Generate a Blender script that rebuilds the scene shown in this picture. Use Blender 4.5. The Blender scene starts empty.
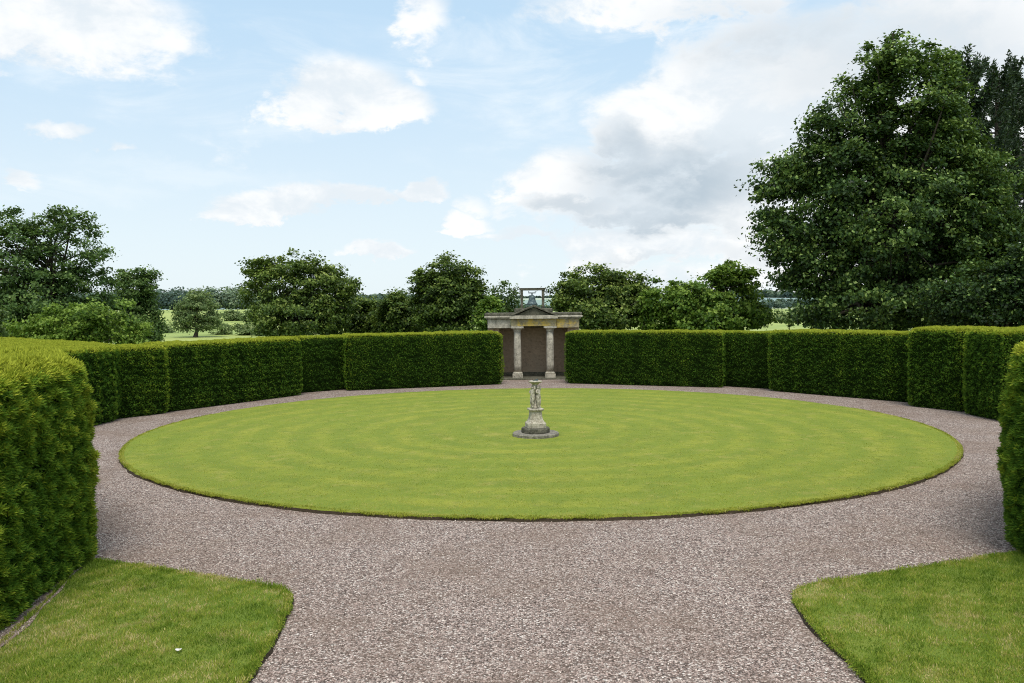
import bpy, bmesh, math, random
import numpy as np
from mathutils import Vector, Matrix

random.seed(7)
RNG = np.random.default_rng(11)
sc = bpy.context.scene
COL = sc.collection
R = math.radians

# ------------------------------------------------------------------ camera
CAM_H = 3.0
FPX = 853.0
pitch = math.atan(34.5 / FPX)
roll = R(0.55)
fw = Vector((0, math.cos(pitch), -math.sin(pitch)))
up0 = Vector((0, math.sin(pitch), math.cos(pitch)))
r0 = Vector((1, 0, 0))
rt = r0 * math.cos(roll) - up0 * math.sin(roll)
up = up0 * math.cos(roll) + r0 * math.sin(roll)
cam_d = bpy.data.cameras.new("camera")
cam_d.sensor_width = 36.0
cam_d.lens = 36.0 * FPX / 1024.0
cam_d.clip_start = 0.1
cam_d.clip_end = 6000
cam = bpy.data.objects.new("camera", cam_d)
COL.objects.link(cam)
m = Matrix((rt, up, -fw)).transposed().to_4x4()
m.translation = Vector((0, 0, CAM_H))
cam.matrix_world = m
sc.camera = cam
sc.view_settings.view_transform = 'Standard'
sc.view_settings.look = 'None'
sc.view_settings.exposure = 0
sc.view_settings.gamma = 1
sc.render.engine = 'CYCLES'
sc.cycles.max_bounces = 6
sc.cycles.diffuse_bounces = 3
sc.cycles.glossy_bounces = 2
sc.cycles.transmission_bounces = 3
sc.cycles.transparent_max_bounces = 6
sc.cycles.use_denoising = True
sc.cycles.denoising_prefilter = 'NONE'
sc.cycles.filter_width = 1.05

# ------------------------------------------------------------------ node helpers
class NT:
    def __init__(self, tree):
        self.t = tree; self.n = tree.nodes; self.l = tree.links
    def node(self, typ, **kw):
        n = self.n.new(typ)
        for k, v in kw.items(): setattr(n, k, v)
        return n
    def put(self, sock, v):
        if hasattr(v, 'is_output') or isinstance(v, bpy.types.NodeSocket): self.l.new(v, sock)
        elif v is not None: sock.default_value = v
    def math(self, op, a, b=None, c=None, clamp=False):
        n = self.node('ShaderNodeMath', operation=op); n.use_clamp = clamp
        self.put(n.inputs[0], a)
        if b is not None: self.put(n.inputs[1], b)
        if c is not None: self.put(n.inputs[2], c)
        return n.outputs[0]
    def smooth(self, v, lo, hi, a=0.0, b=1.0):
        n = self.node('ShaderNodeMapRange', interpolation_type='SMOOTHSTEP')
        self.put(n.inputs['Value'], v)
        self.put(n.inputs['From Min'], lo); self.put(n.inputs['From Max'], hi)
        self.put(n.inputs['To Min'], a); self.put(n.inputs['To Max'], b)
        return n.outputs[0]
    def mix(self, f, a, b, blend='MIX'):
        n = self.node('ShaderNodeMix', data_type='RGBA', blend_type=blend)
        self.put(n.inputs[0], f)
        self.put(n.inputs[6], (*a, 1) if isinstance(a, tuple) and len(a) == 3 else a)
        self.put(n.inputs[7], (*b, 1) if isinstance(b, tuple) and len(b) == 3 else b)
        return n.outputs[2]
    def noise(self, vec, scale, detail=3.0, rough=0.55, dist=0.0):
        n = self.node('ShaderNodeTexNoise')
        self.put(n.inputs['Vector'], vec)
        n.inputs['Scale'].default_value = scale; n.inputs['Detail'].default_value = detail
        n.inputs['Roughness'].default_value = rough; n.inputs['Distortion'].default_value = dist
        return n.outputs[0]
    def voronoi(self, vec, scale, feature='F1', rand=1.0):
        n = self.node('ShaderNodeTexVoronoi', feature=feature)
        self.put(n.inputs['Vector'], vec)
        n.inputs['Scale'].default_value = scale; n.inputs['Randomness'].default_value = rand
        return n
    def ramp(self, f, stops):
        n = self.node('ShaderNodeValToRGB')
        e = n.color_ramp.elements
        while len(e) < len(stops): e.new(0.5)
        for i, (p, c) in enumerate(stops):
            e[i].position = p; e[i].color = (*c, 1)
        self.put(n.inputs[0], f)
        return n.outputs[0]

def new_mat(name):
    m = bpy.data.materials.new(name); m.use_nodes = True
    nt = NT(m.node_tree)
    b = m.node_tree.nodes['Principled BSDF']
    b.inputs['Roughness'].default_value = 0.9
    b.inputs['Specular IOR Level'].default_value = 0.25
    return m, nt, b

def bump(nt, b, height, strength, dist):
    n = nt.node('ShaderNodeBump')
    n.inputs['Strength'].default_value = strength
    n.inputs['Distance'].default_value = dist
    nt.put(n.inputs['Height'], height)
    nt.l.new(n.outputs[0], b.inputs['Normal'])

def leaf_mat(name, stops, transl=0.3, rough=0.5, spec=0.25):
    """foliage: colour from the per-leaf 'tint' attribute, diffuse + translucent"""
    m, nt, b = new_mat(name)
    at = nt.node('ShaderNodeAttribute', attribute_name='tint')
    c = nt.ramp(at.outputs['Fac'], stops)
    b.inputs['Roughness'].default_value = rough
    b.inputs['Specular IOR Level'].default_value = spec
    nt.put(b.inputs['Base Color'], c)
    tr = nt.node('ShaderNodeBsdfTranslucent')
    tc = nt.mix(0.5, c, (0.16, 0.24, 0.02))
    nt.put(tr.inputs['Color'], tc)
    mx = nt.node('ShaderNodeMixShader'); mx.inputs[0].default_value = transl
    nt.l.new(b.outputs[0], mx.inputs[1]); nt.l.new(tr.outputs[0], mx.inputs[2])
    out = m.node_tree.nodes['Material Output']
    nt.l.new(mx.outputs[0], out.inputs[0])
    return m

def stone_mat(name, base, dark, light, lichen=None, moss=0.3, scale=6.0):
    m, nt, b = new_mat(name)
    g = nt.node('ShaderNodeNewGeometry').outputs['Position']
    n1 = nt.noise(g, scale, 6, 0.65)
    n2 = nt.noise(g, scale * 4.3, 5, 0.7)
    c = nt.mix(nt.smooth(n1, 0.35, 0.65), dark, base)
    c = nt.mix(nt.smooth(n2, 0.5, 0.72), c, light)
    if lichen:
        n3 = nt.noise(g, 2.2, 5, 0.7)
        c = nt.mix(nt.smooth(n3, 0.46, 0.6, 0, 0.85), c, lichen)
    n4 = nt.noise(g, scale * 1.7, 6, 0.75)
    c = nt.mix(nt.smooth(n4, 0.52, 0.66, 0, moss), c, (0.045, 0.05, 0.03))
    nt.put(b.inputs['Base Color'], c)
    bump(nt, b, n2, 0.5, 0.012)
    return m

# ------------------------------------------------------------------ mesh helpers
def link(name, me, mat=None, parent=None, loc=None):
    o = bpy.data.objects.new(name, me); COL.objects.link(o)
    if mat is not None and me is not None and len(me.materials) == 0: me.materials.append(mat)
    if parent is not None: o.parent = parent
    if loc is not None: o.location = loc
    return o

def tag(o, label=None, cat=None, group=None, kind=None):
    if label: o['label'] = label
    if cat: o['category'] = cat
    if group: o['group'] = group
    if kind: o['kind'] = kind
    return o

def empty(name, loc, label, cat, group=None):
    o = bpy.data.objects.new(name, None); COL.objects.link(o); o.location = loc
    o.empty_display_size = 0.3
    return tag(o, label, cat, group)

def np_mesh(name, V, F, tint=None, smooth=False):
    """V (n,3), F (m,k) with one k"""
    V = np.asarray(V, dtype=np.float32); F = np.asarray(F, dtype=np.int32)
    me = bpy.data.meshes.new(name)
    k = F.shape[1]
    me.vertices.add(len(V)); me.vertices.foreach_set('co', V.ravel())
    me.loops.add(F.size); me.loops.foreach_set('vertex_index', F.ravel())
    me.polygons.add(len(F))
    me.polygons.foreach_set('loop_start', np.arange(0, F.size, k, dtype=np.int32))
    me.polygons.foreach_set('loop_total', np.full(len(F), k, dtype=np.int32))
    me.polygons.foreach_set('use_smooth', np.full(len(F), smooth))
    me.update(calc_edges=True)
    if tint is not None:
        a = me.attributes.new('tint', 'FLOAT', 'POINT')
        a.data.foreach_set('value', np.asarray(tint, dtype=np.float32))
    return me

def bm_obj(name, bm, mat, parent=None, smooth=False, bevel=0.0):
    me = bpy.data.meshes.new(name)
    bmesh.ops.recalc_face_normals(bm, faces=bm.faces)
    for f in bm.faces: f.smooth = smooth
    bm.to_mesh(me); bm.free()
    o = link(name, me, mat, parent)
    if bevel:
        md = o.modifiers.new('bevel', 'BEVEL'); md.width = bevel; md.segments = 2; md.limit_method = 'ANGLE'
    return o

def add_box(bm, x0, x1, y0, y1, z0, z1, taper=1.0):
    cx, cy = (x0 + x1) / 2, (y0 + y1) / 2
    vs = []
    for z, s in ((z0, 1.0), (z1, taper)):
        for x, y in ((x0, y0), (x1, y0), (x1, y1), (x0, y1)):
            vs.append(bm.verts.new((cx + (x - cx) * s, cy + (y - cy) * s, z)))
    for q in ((0, 1, 2, 3), (4, 5, 6, 7), (0, 1, 5, 4), (1, 2, 6, 5), (2, 3, 7, 6), (3, 0, 4, 7)):
        bm.faces.new([vs[i] for i in q])

def add_lathe(bm, prof, cx=0, cy=0, n=24, wob=0.0, seed=0):
    rs = random.Random(seed)
    rings = []
    for r, z in prof:
        rings.append([bm.verts.new((cx + (r + rs.uniform(-wob, wob)) * math.cos(2 * math.pi * i / n),
                                    cy + (r + rs.uniform(-wob, wob)) * math.sin(2 * math.pi * i / n), z)) for i in range(n)])
    for a, b in zip(rings, rings[1:]):
        for i in range(n):
            bm.faces.new((a[i], a[(i + 1) % n], b[(i + 1) % n], b[i]))
    bm.faces.new(rings[0]); bm.faces.new(rings[-1])

def unit(v):
    return v / np.maximum(np.linalg.norm(v, axis=-1, keepdims=True), 1e-9)

def wob(P, s, seed=0.0):
    """cheap smooth noise in about -1..1 at points P (n,3), feature size ~1/s"""
    x, y, z = P[:, 0] * s + seed, P[:, 1] * s + seed * 1.7, P[:, 2] * s - seed
    return (np.sin(1.7 * x + 1.3 * np.sin(2.1 * y + .7 * z)) + np.sin(1.9 * y - 1.1 * np.sin(1.6 * z + 1.2 * x)) +
            np.sin(2.3 * z + 1.4 * np.sin(1.8 * x - y)) + .6 * np.sin(4.1 * x + 3.3 * y + 2.9 * z + 2 * np.sin(3 * y))) / 3.2

def blades(P, D, W, width, tint, curve=None):
    """one diamond leaf per point: base P, direction*length D, half-width vector W"""
    n = len(P)
    mid = P + D * 0.45
    if curve is not None: mid = mid + curve
    V = np.empty((n, 4, 3)); V[:, 0] = P; V[:, 1] = mid + W * width[:, None]; V[:, 2] = P + D; V[:, 3] = mid - W * width[:, None]
    F = np.arange(n * 4).reshape(n, 4)
    return V.reshape(-1, 3), F, np.repeat(tint, 4)

def join_parts(parts):
    Vs, Fs, Ts, o = [], [], [], 0
    for V, F, T in parts:
        Vs.append(V); Fs.append(F + o); Ts.append(T); o += len(V)
    return np.concatenate(Vs), np.concatenate(Fs), np.concatenate(Ts)

# ------------------------------------------------------------------ light and sky
SUN_AZ, SUN_EL = R(176), R(63)      # clockwise from +Y : veiled sun high behind the terrace, 
sun_dir = Vector((math.sin(SUN_AZ) * math.cos(SUN_EL), math.cos(SUN_AZ) * math.cos(SUN_EL), math.sin(SUN_EL)))
sd = bpy.data.lights.new("sun", 'SUN'); sd.energy = 2.9; sd.angle = R(26); sd.color = (1.0, 0.95, 0.86)
so = bpy.data.objects.new("sun", sd); COL.objects.link(so)
so.rotation_euler = sun_dir.to_track_quat('Z', 'Y').to_euler()

world = bpy.data.worlds.new("World"); sc.world = world; world.use_nodes = True
wt = NT(world.node_tree)
bg = world.node_tree.nodes['Background']
sky = wt.node('ShaderNodeTexSky', sky_type='NISHITA')
sky.sun_disc = False; sky.sun_elevation = SUN_EL; sky.sun_rotation = SUN_AZ
sky.air_density = 1.0; sky.dust_density = 1.0; sky.ozone_density = 1.2
geo = wt.node('ShaderNodeTexCoord').outputs['Generated']
sep = wt.node('ShaderNodeSeparateXYZ'); wt.l.new(geo, sep.inputs[0])
X, Y, Z = sep.outputs
az = wt.math('ARCTAN2', X, Y)
el = wt.math('ARCSINE', Z)
# flattened cloud-layer coordinates used for the noise
comb = wt.node('ShaderNodeCombineXYZ'); wt.put(comb.inputs[0], wt.math('MULTIPLY', az, 1.0)); wt.put(comb.inputs[1], wt.math('MULTIPLY', el, 1.7)); comb.inputs[2].default_value = 3.7
cv = comb.outputs[0]
nA = wt.noise(cv, 9.0, 8, 0.62, 0.2)
nB = wt.noise(cv, 3.2, 6, 0.6, 0.4)
nC = wt.noise(cv, 22.0, 6, 0.6, 0.3)
comb2 = wt.node('ShaderNodeCombineXYZ'); wt.put(comb2.inputs[0], wt.math('ADD', wt.math('MULTIPLY', az, 1.0), wt.math('MULTIPLY', el, 0.5))); wt.put(comb2.inputs[1], wt.math('MULTIPLY', el, 3.5)); comb2.inputs[2].default_value = 9.1
nW = wt.noise(comb2.outputs[0], 3.5, 8, 0.62, 0.9)
du = wt.math('MULTIPLY', wt.math('SUBTRACT', nA, 0.5), 0.11)
dv = wt.math('MULTIPLY', wt.math('SUBTRACT', nC, 0.5), 0.05)
azd = wt.math('ADD', az, du); eld = wt.math('ADD', el, wt.math('ADD', wt.math('MULTIPLY', du, 0.5), dv))

def blob(px, py, rx, ry, gain=1.0, flat=False):
    """soft ellipse in sky direction (angles), returns 0..gain; flat: sharper underside"""
    u0 = math.atan((px - 512) / FPX); v0 = math.atan((307 - py) / FPX) * math.cos(u0)
    a = wt.math('MULTIPLY', wt.math('SUBTRACT', azd, u0), FPX / rx)
    b = wt.math('MULTIPLY', wt.math('SUBTRACT', eld, v0), FPX / ry)
    if flat:
        b = wt.math('MAXIMUM', b, wt.math('MULTIPLY', b, -1.9))
    d = wt.math('SQRT', wt.math('ADD', wt.math('MULTIPLY', a, a), wt.math('MULTIPLY', b, b)))
    return wt.math('MULTIPLY', wt.smooth(d, 1.35, 0.25), gain)

def union(lst):
    r = lst[0]
    for x in lst[1:]: r = wt.math('MAXIMUM', r, x)
    return r

solid = union([blob(*b) for b in [
    (55, 12, 150, 52, 0.95), (345, 102, 75, 48, 1.15, True), (402, 108, 45, 30, .85, True), (428, 18, 34, 34, .7),
    (262, 211, 60, 22, 1.25, True), (304, 202, 42, 25, 1.25, True), (356, 199, 46, 17, 1.2, True), (418, 198, 34, 16, 1.3, True), (380, 253, 38, 16, 1.35, True), (520, 240, 46, 12, .9, True), (590, 228, 40, 16, 1.0, True),
    (62, 132, 40, 13, .8), (16, 174, 28, 10, .8), (120, 142, 20, 9, .6), (420, 76, 18, 12, .5), (468, 226, 32, 17, .95, True), (475, 205, 30, 14, .5),
    (570, 185, 75, 42, 1.0, True), (640, 205, 130, 42, 1.1), (655, 150, 80, 70, 1.2), (715, 125, 110, 75, 1.2), (810, 75, 150, 70, 1.0),
    (770, 170, 110, 60, 1.2), (640, 250, 150, 28, .95, True), (590, 258, 60, 20, .8), (900, 150, 200, 170, 1.2), (700, 280, 120, 22, .7), (660, 10, 210, 24, .7), (900, 20, 120, 40, .8),
    (1250, 200, 300, 200, 1.0), (-250, 120, 160, 60, .9)]])
wisp = union([blob(*b) for b in [(140, 85, 150, 26, .9), (250, 45, 130, 40, .8), (560, 100, 120, 90, .9), (500, 160, 90, 20, .7), (260, 120, 90, 16, .6), (480, 40, 120, 70, .9), (60, 185, 90, 14, .6), (700, 60, 160, 60, 1.0), (760, 30, 160, 50, 1.0), (180, 170, 120, 14, .5)]])
# everywhere else (behind and above the camera) broken cloud from noise
elsewhere = wt.smooth(wt.math('ABSOLUTE', az), 0.75, 1.1)
highup = wt.smooth(el, 0.42, 0.6)
away = wt.math('MAXIMUM', elsewhere, highup)
gen = wt.math('MULTIPLY', wt.smooth(nB, 0.42, 0.62), away)
dens = wt.math('ADD', solid, wt.math('MULTIPLY', wt.math('SUBTRACT', nA, 0.5), 1.7))
dens = wt.math('ADD', dens, wt.math('MULTIPLY', wt.math('SUBTRACT', nC, 0.5), 0.9))
densraw = dens
dens = wt.math('MAXIMUM', wt.smooth(dens, 0.24, 0.80), gen)
wd = wt.math('MULTIPLY', wisp, wt.smooth(nW, 0.42, 0.72, 0, 0.75))
# clear sky: nishita plus a pale summer haze
skyc = wt.node('ShaderNodeVectorMath', operation='SCALE'); wt.l.new(sky.outputs[0], skyc.inputs[0]); skyc.inputs[3].default_value = 0.118
haze_f = wt.smooth(el, 0.2, 1.2, 0.88, 0.45)
hazec = wt.mix(wt.smooth(el, 0.0, 0.36), (0.80, 0.90, 0.95), (0.54, 0.745, 0.935))
clear = wt.mix(haze_f, skyc.outputs[0], hazec)
# cloud shade: grey bellies where the big bank is thick, white rims
grey = union([blob(*b) for b in [(680, 185, 95, 42, 1.0), (625, 160, 45, 40, .85), (570, 206, 60, 14, .7), (650, 222, 110, 16, .9), (780, 30, 130, 40, .6), (640, 262, 50, 10, .45), (900, 60, 150, 60, .45), (290, 228, 60, 8, .35), (345, 128, 60, 10, .25), (770, 250, 60, 15, .4)]])
grey = wt.math('MAXIMUM', grey, wt.math('MULTIPLY', away, 0.35))
gsh = wt.math('MULTIPLY', grey, wt.smooth(nA, 0.30, 0.56, 0.35, 1.0))
gsh = wt.math('MULTIPLY', gsh, wt.smooth(densraw, 0.35, 1.0, 0.15, 1.0))
cloudc = wt.mix(wt.smooth(nA, 0.38, 0.60), (0.76, 0.82, 0.87), (0.96, 0.965, 0.965))
cloudc = wt.mix(wt.math('MULTIPLY', gsh, 0.95), cloudc, (0.44, 0.53, 0.61))
c1 = wt.mix(wd, clear, (0.90, 0.95, 0.98))
c2 = wt.mix(wt.math('MULTIPLY', dens, 0.93), c1, cloudc)
wt.put(bg.inputs[0], c2)
bg.inputs[1].default_value = 1.08

# ------------------------------------------------------------------ materials
BARK = stone_mat('bark', (0.06, 0.05, 0.036), (0.03, 0.025, 0.018), (0.10, 0.088, 0.065), moss=0.3, scale=5)
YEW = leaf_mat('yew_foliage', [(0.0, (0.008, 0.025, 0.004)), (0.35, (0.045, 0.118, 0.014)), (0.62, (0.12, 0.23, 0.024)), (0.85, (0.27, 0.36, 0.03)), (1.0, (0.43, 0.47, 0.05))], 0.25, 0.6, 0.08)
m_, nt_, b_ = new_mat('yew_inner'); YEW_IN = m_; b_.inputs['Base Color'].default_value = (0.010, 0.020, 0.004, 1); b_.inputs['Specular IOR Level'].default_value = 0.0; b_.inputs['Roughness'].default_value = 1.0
CROWN = {
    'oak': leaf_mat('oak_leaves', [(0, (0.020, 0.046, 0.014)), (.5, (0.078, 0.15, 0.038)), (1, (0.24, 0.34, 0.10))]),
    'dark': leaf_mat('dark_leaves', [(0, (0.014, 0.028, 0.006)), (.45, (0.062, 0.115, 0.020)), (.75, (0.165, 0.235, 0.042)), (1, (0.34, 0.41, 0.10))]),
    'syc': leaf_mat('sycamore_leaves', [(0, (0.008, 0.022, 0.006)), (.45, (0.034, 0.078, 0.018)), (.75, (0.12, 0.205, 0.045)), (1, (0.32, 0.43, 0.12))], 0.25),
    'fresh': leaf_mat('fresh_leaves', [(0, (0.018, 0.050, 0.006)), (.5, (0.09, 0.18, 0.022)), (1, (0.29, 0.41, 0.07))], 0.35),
    'pale': leaf_mat('pale_leaves', [(0, (0.045, 0.085, 0.03)), (.5, (0.11, 0.175, 0.055)), (1, (0.25, 0.32, 0.12))], 0.35),
    'conifer': leaf_mat('conifer_needles', [(0, (0.012, 0.026, 0.012)), (.5, (0.032, 0.058, 0.028)), (1, (0.08, 0.12, 0.055))], 0.1),
    'far': leaf_mat('far_leaves', [(0, (0.07, 0.11, 0.05)), (.5, (0.155, 0.225, 0.095)), (1, (0.31, 0.37, 0.16))], 0.3, 0.8, 0.1),  # paled green: distance haze is put into the leaf colour
    'wood': leaf_mat('woodland_leaves', [(0, (0.06, 0.095, 0.095)), (.5, (0.11, 0.165, 0.13)), (1, (0.26, 0.33, 0.20))], 0.2, 0.9, 0.0),  # bluish and desaturated, aerial haze painted into the foliage colour
}

def grass_nodes(nt, b, cols, rings=None, worn=None, fine=90.0):
    g = nt.node('ShaderNodeNewGeometry').outputs['Position']
    n1 = nt.noise(g, 0.55, 4, 0.6)
    n2 = nt.noise(g, 5.0, 5, 0.7)
    n3 = nt.noise(g, fine, 3, 0.7)
    c = nt.mix(nt.smooth(n1, 0.32, 0.68), cols[0], cols[1])
    c = nt.mix(nt.smooth(n2, 0.42, 0.75, 0, 0.65), c, cols[2])
    if rings:
        mp_ = nt.node('ShaderNodeMapping'); mp_.inputs['Scale'].default_value = (1.0, 1.0, 1); nt.l.new(g, mp_.inputs[0])
        q1 = nt.noise(mp_.outputs[0], 1.1, 6, 0.7, 0.4); q2 = nt.noise(mp_.outputs[0], 4.0, 5, 0.75)
        c = nt.mix(nt.smooth(q1, 0.42, 0.70, 0, 0.6), c, (0.15, 0.21, 0.030))
        c = nt.mix(nt.smooth(q2, 0.52, 0.76, 0, 0.75), c, (0.42, 0.41, 0.10))
        (cx, cy), amt = rings
        s = nt.node('ShaderNodeSeparateXYZ'); nt.l.new(g, s.inputs[0])
        dx = nt.math('SUBTRACT', s.outputs[0], cx); dy = nt.math('SUBTRACT', s.outputs[1], cy)
        d = nt.math('SQRT', nt.math('ADD', nt.math('MULTIPLY', dx, dx), nt.math('MULTIPLY', dy, dy)))
        d = nt.math('ADD', d, nt.math('MULTIPLY', nt.noise(g, 0.8, 4, .6), 0.7))
        w = nt.math('SINE', nt.math('MULTIPLY', d, 2 * math.pi / 0.92))
        w = nt.smooth(w, -0.8, 0.8)
        w = nt.math('MULTIPLY', w, nt.smooth(n1, 0.3, 0.6, 0.45, 1.0))
        c = nt.mix(nt.math('MULTIPLY', w, amt), c, cols[3])
    if worn:
        wcol, amt = worn
        n5 = nt.noise(g, 1.6, 6, 0.7)
        c = nt.mix(nt.smooth(n5, 0.54, 0.72, 0, amt), c, wcol)
    c = nt.mix(nt.smooth(n3, 0.35, 0.7, 0.0, 0.5), c, (0.05, 0.085, 0.012))
    nt.put(b.inputs['Base Color'], c)
    bump(nt, b, n3, 0.8, 0.015)

m_, nt_, b_ = new_mat('mown_lawn'); LAWN = m_
grass_nodes(nt_, b_, [(0.265, 0.32, 0.036), (0.38, 0.39, 0.05), (0.175, 0.25, 0.028), (0.19, 0.265, 0.03)], rings=((0.45, 20.3), 0.6), worn=((0.44, 0.39, 0.10), 0.6))
m_, nt_, b_ = new_mat('rough_lawn'); TURF = m_
grass_nodes(nt_, b_, [(0.17, 0.25, 0.03), (0.24, 0.29, 0.045), (0.13, 0.22, 0.025)], worn=((0.42, 0.31, 0.14), 0.85))
m_, nt_, b_ = new_mat('cut_soil_edge'); SOIL = m_
g_ = nt_.node('ShaderNodeNewGeometry').outputs['Position']
nt_.put(b_.inputs['Base Color'], nt_.mix(nt_.noise(g_, 25, 4), (0.022, 0.016, 0.010), (0.075, 0.055, 0.032)))
bump(nt_, b_, nt_.noise(g_, 40, 4), 1.0, 0.02)

# gravel: pinkish-grey chippings, each cell its own tone
m_, nt_, b_ = new_mat('gravel'); GRAVEL = m_
g_ = nt_.node('ShaderNodeNewGeometry').outputs['Position']
wp = nt_.node('ShaderNodeVectorMath', operation='MULTIPLY_ADD')
nd = nt_.node('ShaderNodeTexNoise'); nd.inputs['Scale'].default_value = 40; nt_.l.new(g_, nd.inputs['Vector'])
nt_.l.new(nd.outputs[1], wp.inputs[0]); wp.inputs[1].default_value = (0.012,) * 3; nt_.l.new(g_, wp.inputs[2])
v1 = nt_.voronoi(wp.outputs[0], 50)
v2 = nt_.voronoi(wp.outputs[0], 84)
sx = nt_.node('ShaderNodeSeparateColor'); nt_.l.new(v1.outputs['Color'], sx.inputs[0])
sx2 = nt_.node('ShaderNodeSeparateColor'); nt_.l.new(v2.outputs['Color'], sx2.inputs[0])
PAL = [(0.0, (0.035, 0.025, 0.020)), (0.2, (0.135, 0.097, 0.078)), (0.45, (0.33, 0.243, 0.208)), (0.68, (0.52, 0.40, 0.35)), (0.88, (0.70, 0.60, 0.52)), (1.0, (0.95, 0.88, 0.80))]
ca = nt_.ramp(sx.outputs[0], PAL); cb = nt_.ramp(sx2.outputs[1], PAL)
c_ = nt_.mix(0.3, ca, cb)
c_ = nt_.mix(nt_.smooth(v1.outputs['Distance'], 0.42, 0.75, 0, 0.75), c_, (0.06, 0.045, 0.038))
big = nt_.noise(g_, 0.7, 5, 0.65); mid = nt_.noise(g_, 3.5, 5, 0.7)
c_ = nt_.mix(nt_.smooth(big, 0.4, 0.68, 0, 0.5), c_, (0.21, 0.145, 0.105))
c_ = nt_.mix(nt_.smooth(mid, 0.48, 0.75, 0, 0.35), c_, (0.44, 0.35, 0.30))
nt_.put(b_.inputs['Base Color'], c_)
hh = nt_.math('SUBTRACT', nt_.math('MULTIPLY', sx.outputs[1], 0.7), v1.outputs['Distance'])
bump(nt_, b_, hh, 0.9, 0.012)
# loose stones
m_, nt_, b_ = new_mat('loose_stone'); STONES = m_
at_ = nt_.node('ShaderNodeAttribute', attribute_name='tint')
nt_.put(b_.inputs['Base Color'], nt_.ramp(at_.outputs['Fac'], PAL))
b_.inputs['Roughness'].default_value = 0.75

# grass blades
GRASS_B = leaf_mat('grass_blades', [(0, (0.09, 0.165, 0.014)), (.4, (0.24, 0.345, 0.035)), (.7, (0.42, 0.45, 0.07)), (.85, (0.60, 0.52, 0.16)), (1, (0.72, 0.60, 0.30))], 0.35, 0.6, 0.15)
LAWN_B = leaf_mat('mown_blades', [(0, (0.15, 0.21, 0.025)), (.45, (0.30, 0.345, 0.038)), (.8, (0.48, 0.465, 0.075)), (1, (0.64, 0.55, 0.21))], 0.3, 0.6, 0.1)

# ------------------------------------------------------------------ ground
def smooth01(t):
    t = np.clip(t, 0, 1); return t * t * (3 - 2 * t)

def terrain(x, y):
    d = np.hypot(x, y)
    h = -0.06 - 3.2 * smooth01((d - 60) / 120)
    rise = smooth01((d - 170) / 360)
    left = smooth01((-x / np.maximum(d, 1) + 0.12) / 0.25)
    h = h + rise * (2.5 + 3.8 * left)
    far = smooth01((d - 620) / 900)
    h = h + far * (1 + 17 * (0.55 + 0.45 * np.sin(np.arctan2(x, y) * 5.3 + 0.9)))
    h = h + rise * 0.9 * np.sin(x / 37.) * np.sin(y / 51.)
    return h

rad = np.concatenate([[0.0], np.geomspace(8, 5000, 90)]); ang = np.linspace(0, 2 * math.pi, 180, endpoint=False)
V = [(0, 0, -0.06)]
for r_ in rad[1:]:
    x = r_ * np.cos(ang); y = r_ * np.sin(ang); z = terrain(x, y)
    V += list(zip(x, y, z))
bmF = []
n = len(ang)
me = bpy.data.meshes.new('ground')
faces = [(0, 1 + i, 1 + (i + 1) % n) for i in range(n)]
for k in range(len(rad) - 2):
    a = 1 + k * n; b = a + n
    faces += [(a + i, b + i, b + (i + 1) % n, a + (i + 1) % n) for i in range(n)]
me.from_pydata([tuple(map(float, v)) for v in V], [], faces); me.update()
for p in me.polygons: p.use_smooth = True
m_, nt_, b_ = new_mat('fields')
g_ = nt_.node('ShaderNodeNewGeometry').outputs['Position']
sp_ = nt_.node('ShaderNodeSeparateXYZ'); nt_.l.new(g_, sp_.inputs[0])
dd = nt_.math('SQRT', nt_.math('ADD', nt_.math('MULTIPLY', sp_.outputs[0], sp_.outputs[0]), nt_.math('MULTIPLY', sp_.outputs[1], sp_.outputs[1])))
near = nt_.mix(nt_.noise(g_, 0.8, 5), (0.10, 0.155, 0.025), (0.17, 0.215, 0.04))
field = nt_.mix(nt_.smooth(nt_.noise(g_, 0.03, 5), 0.4, 0.6), (0.36, 0.42, 0.12), (0.25, 0.33, 0.09))
field = nt_.mix(nt_.smooth(nt_.noise(g_, 0.5, 4), 0.5, 0.7, 0, 0.3), field, (0.42, 0.42, 0.20))
vf = nt_.voronoi(g_, 0.004); sv = nt_.node('ShaderNodeSeparateColor'); nt_.l.new(vf.outputs['Color'], sv.inputs[0])
farc = nt_.ramp(sv.outputs[0], [(0, (0.20, 0.29, 0.30)), (.4, (0.27, 0.36, 0.31)), (.7, (0.42, 0.48, 0.36)), (1, (0.24, 0.33, 0.34))])  # blue-grey ground tones carry the haze of distance in their colour
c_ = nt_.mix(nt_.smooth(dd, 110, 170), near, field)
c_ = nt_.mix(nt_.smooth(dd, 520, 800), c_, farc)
nt_.put(b_.inputs['Base Color'], c_)
tag(link('ground', me, m_), kind='structure')

me = bpy.data.meshes.new('gravel_path')
me.from_pydata([(-16, -8, 0), (17, -8, 0), (17, 36.9, 0), (-16, 36.9, 0)], [], [(0, 1, 2, 3)])
tag(link('gravel_path', me, GRAVEL), kind='structure')

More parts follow.
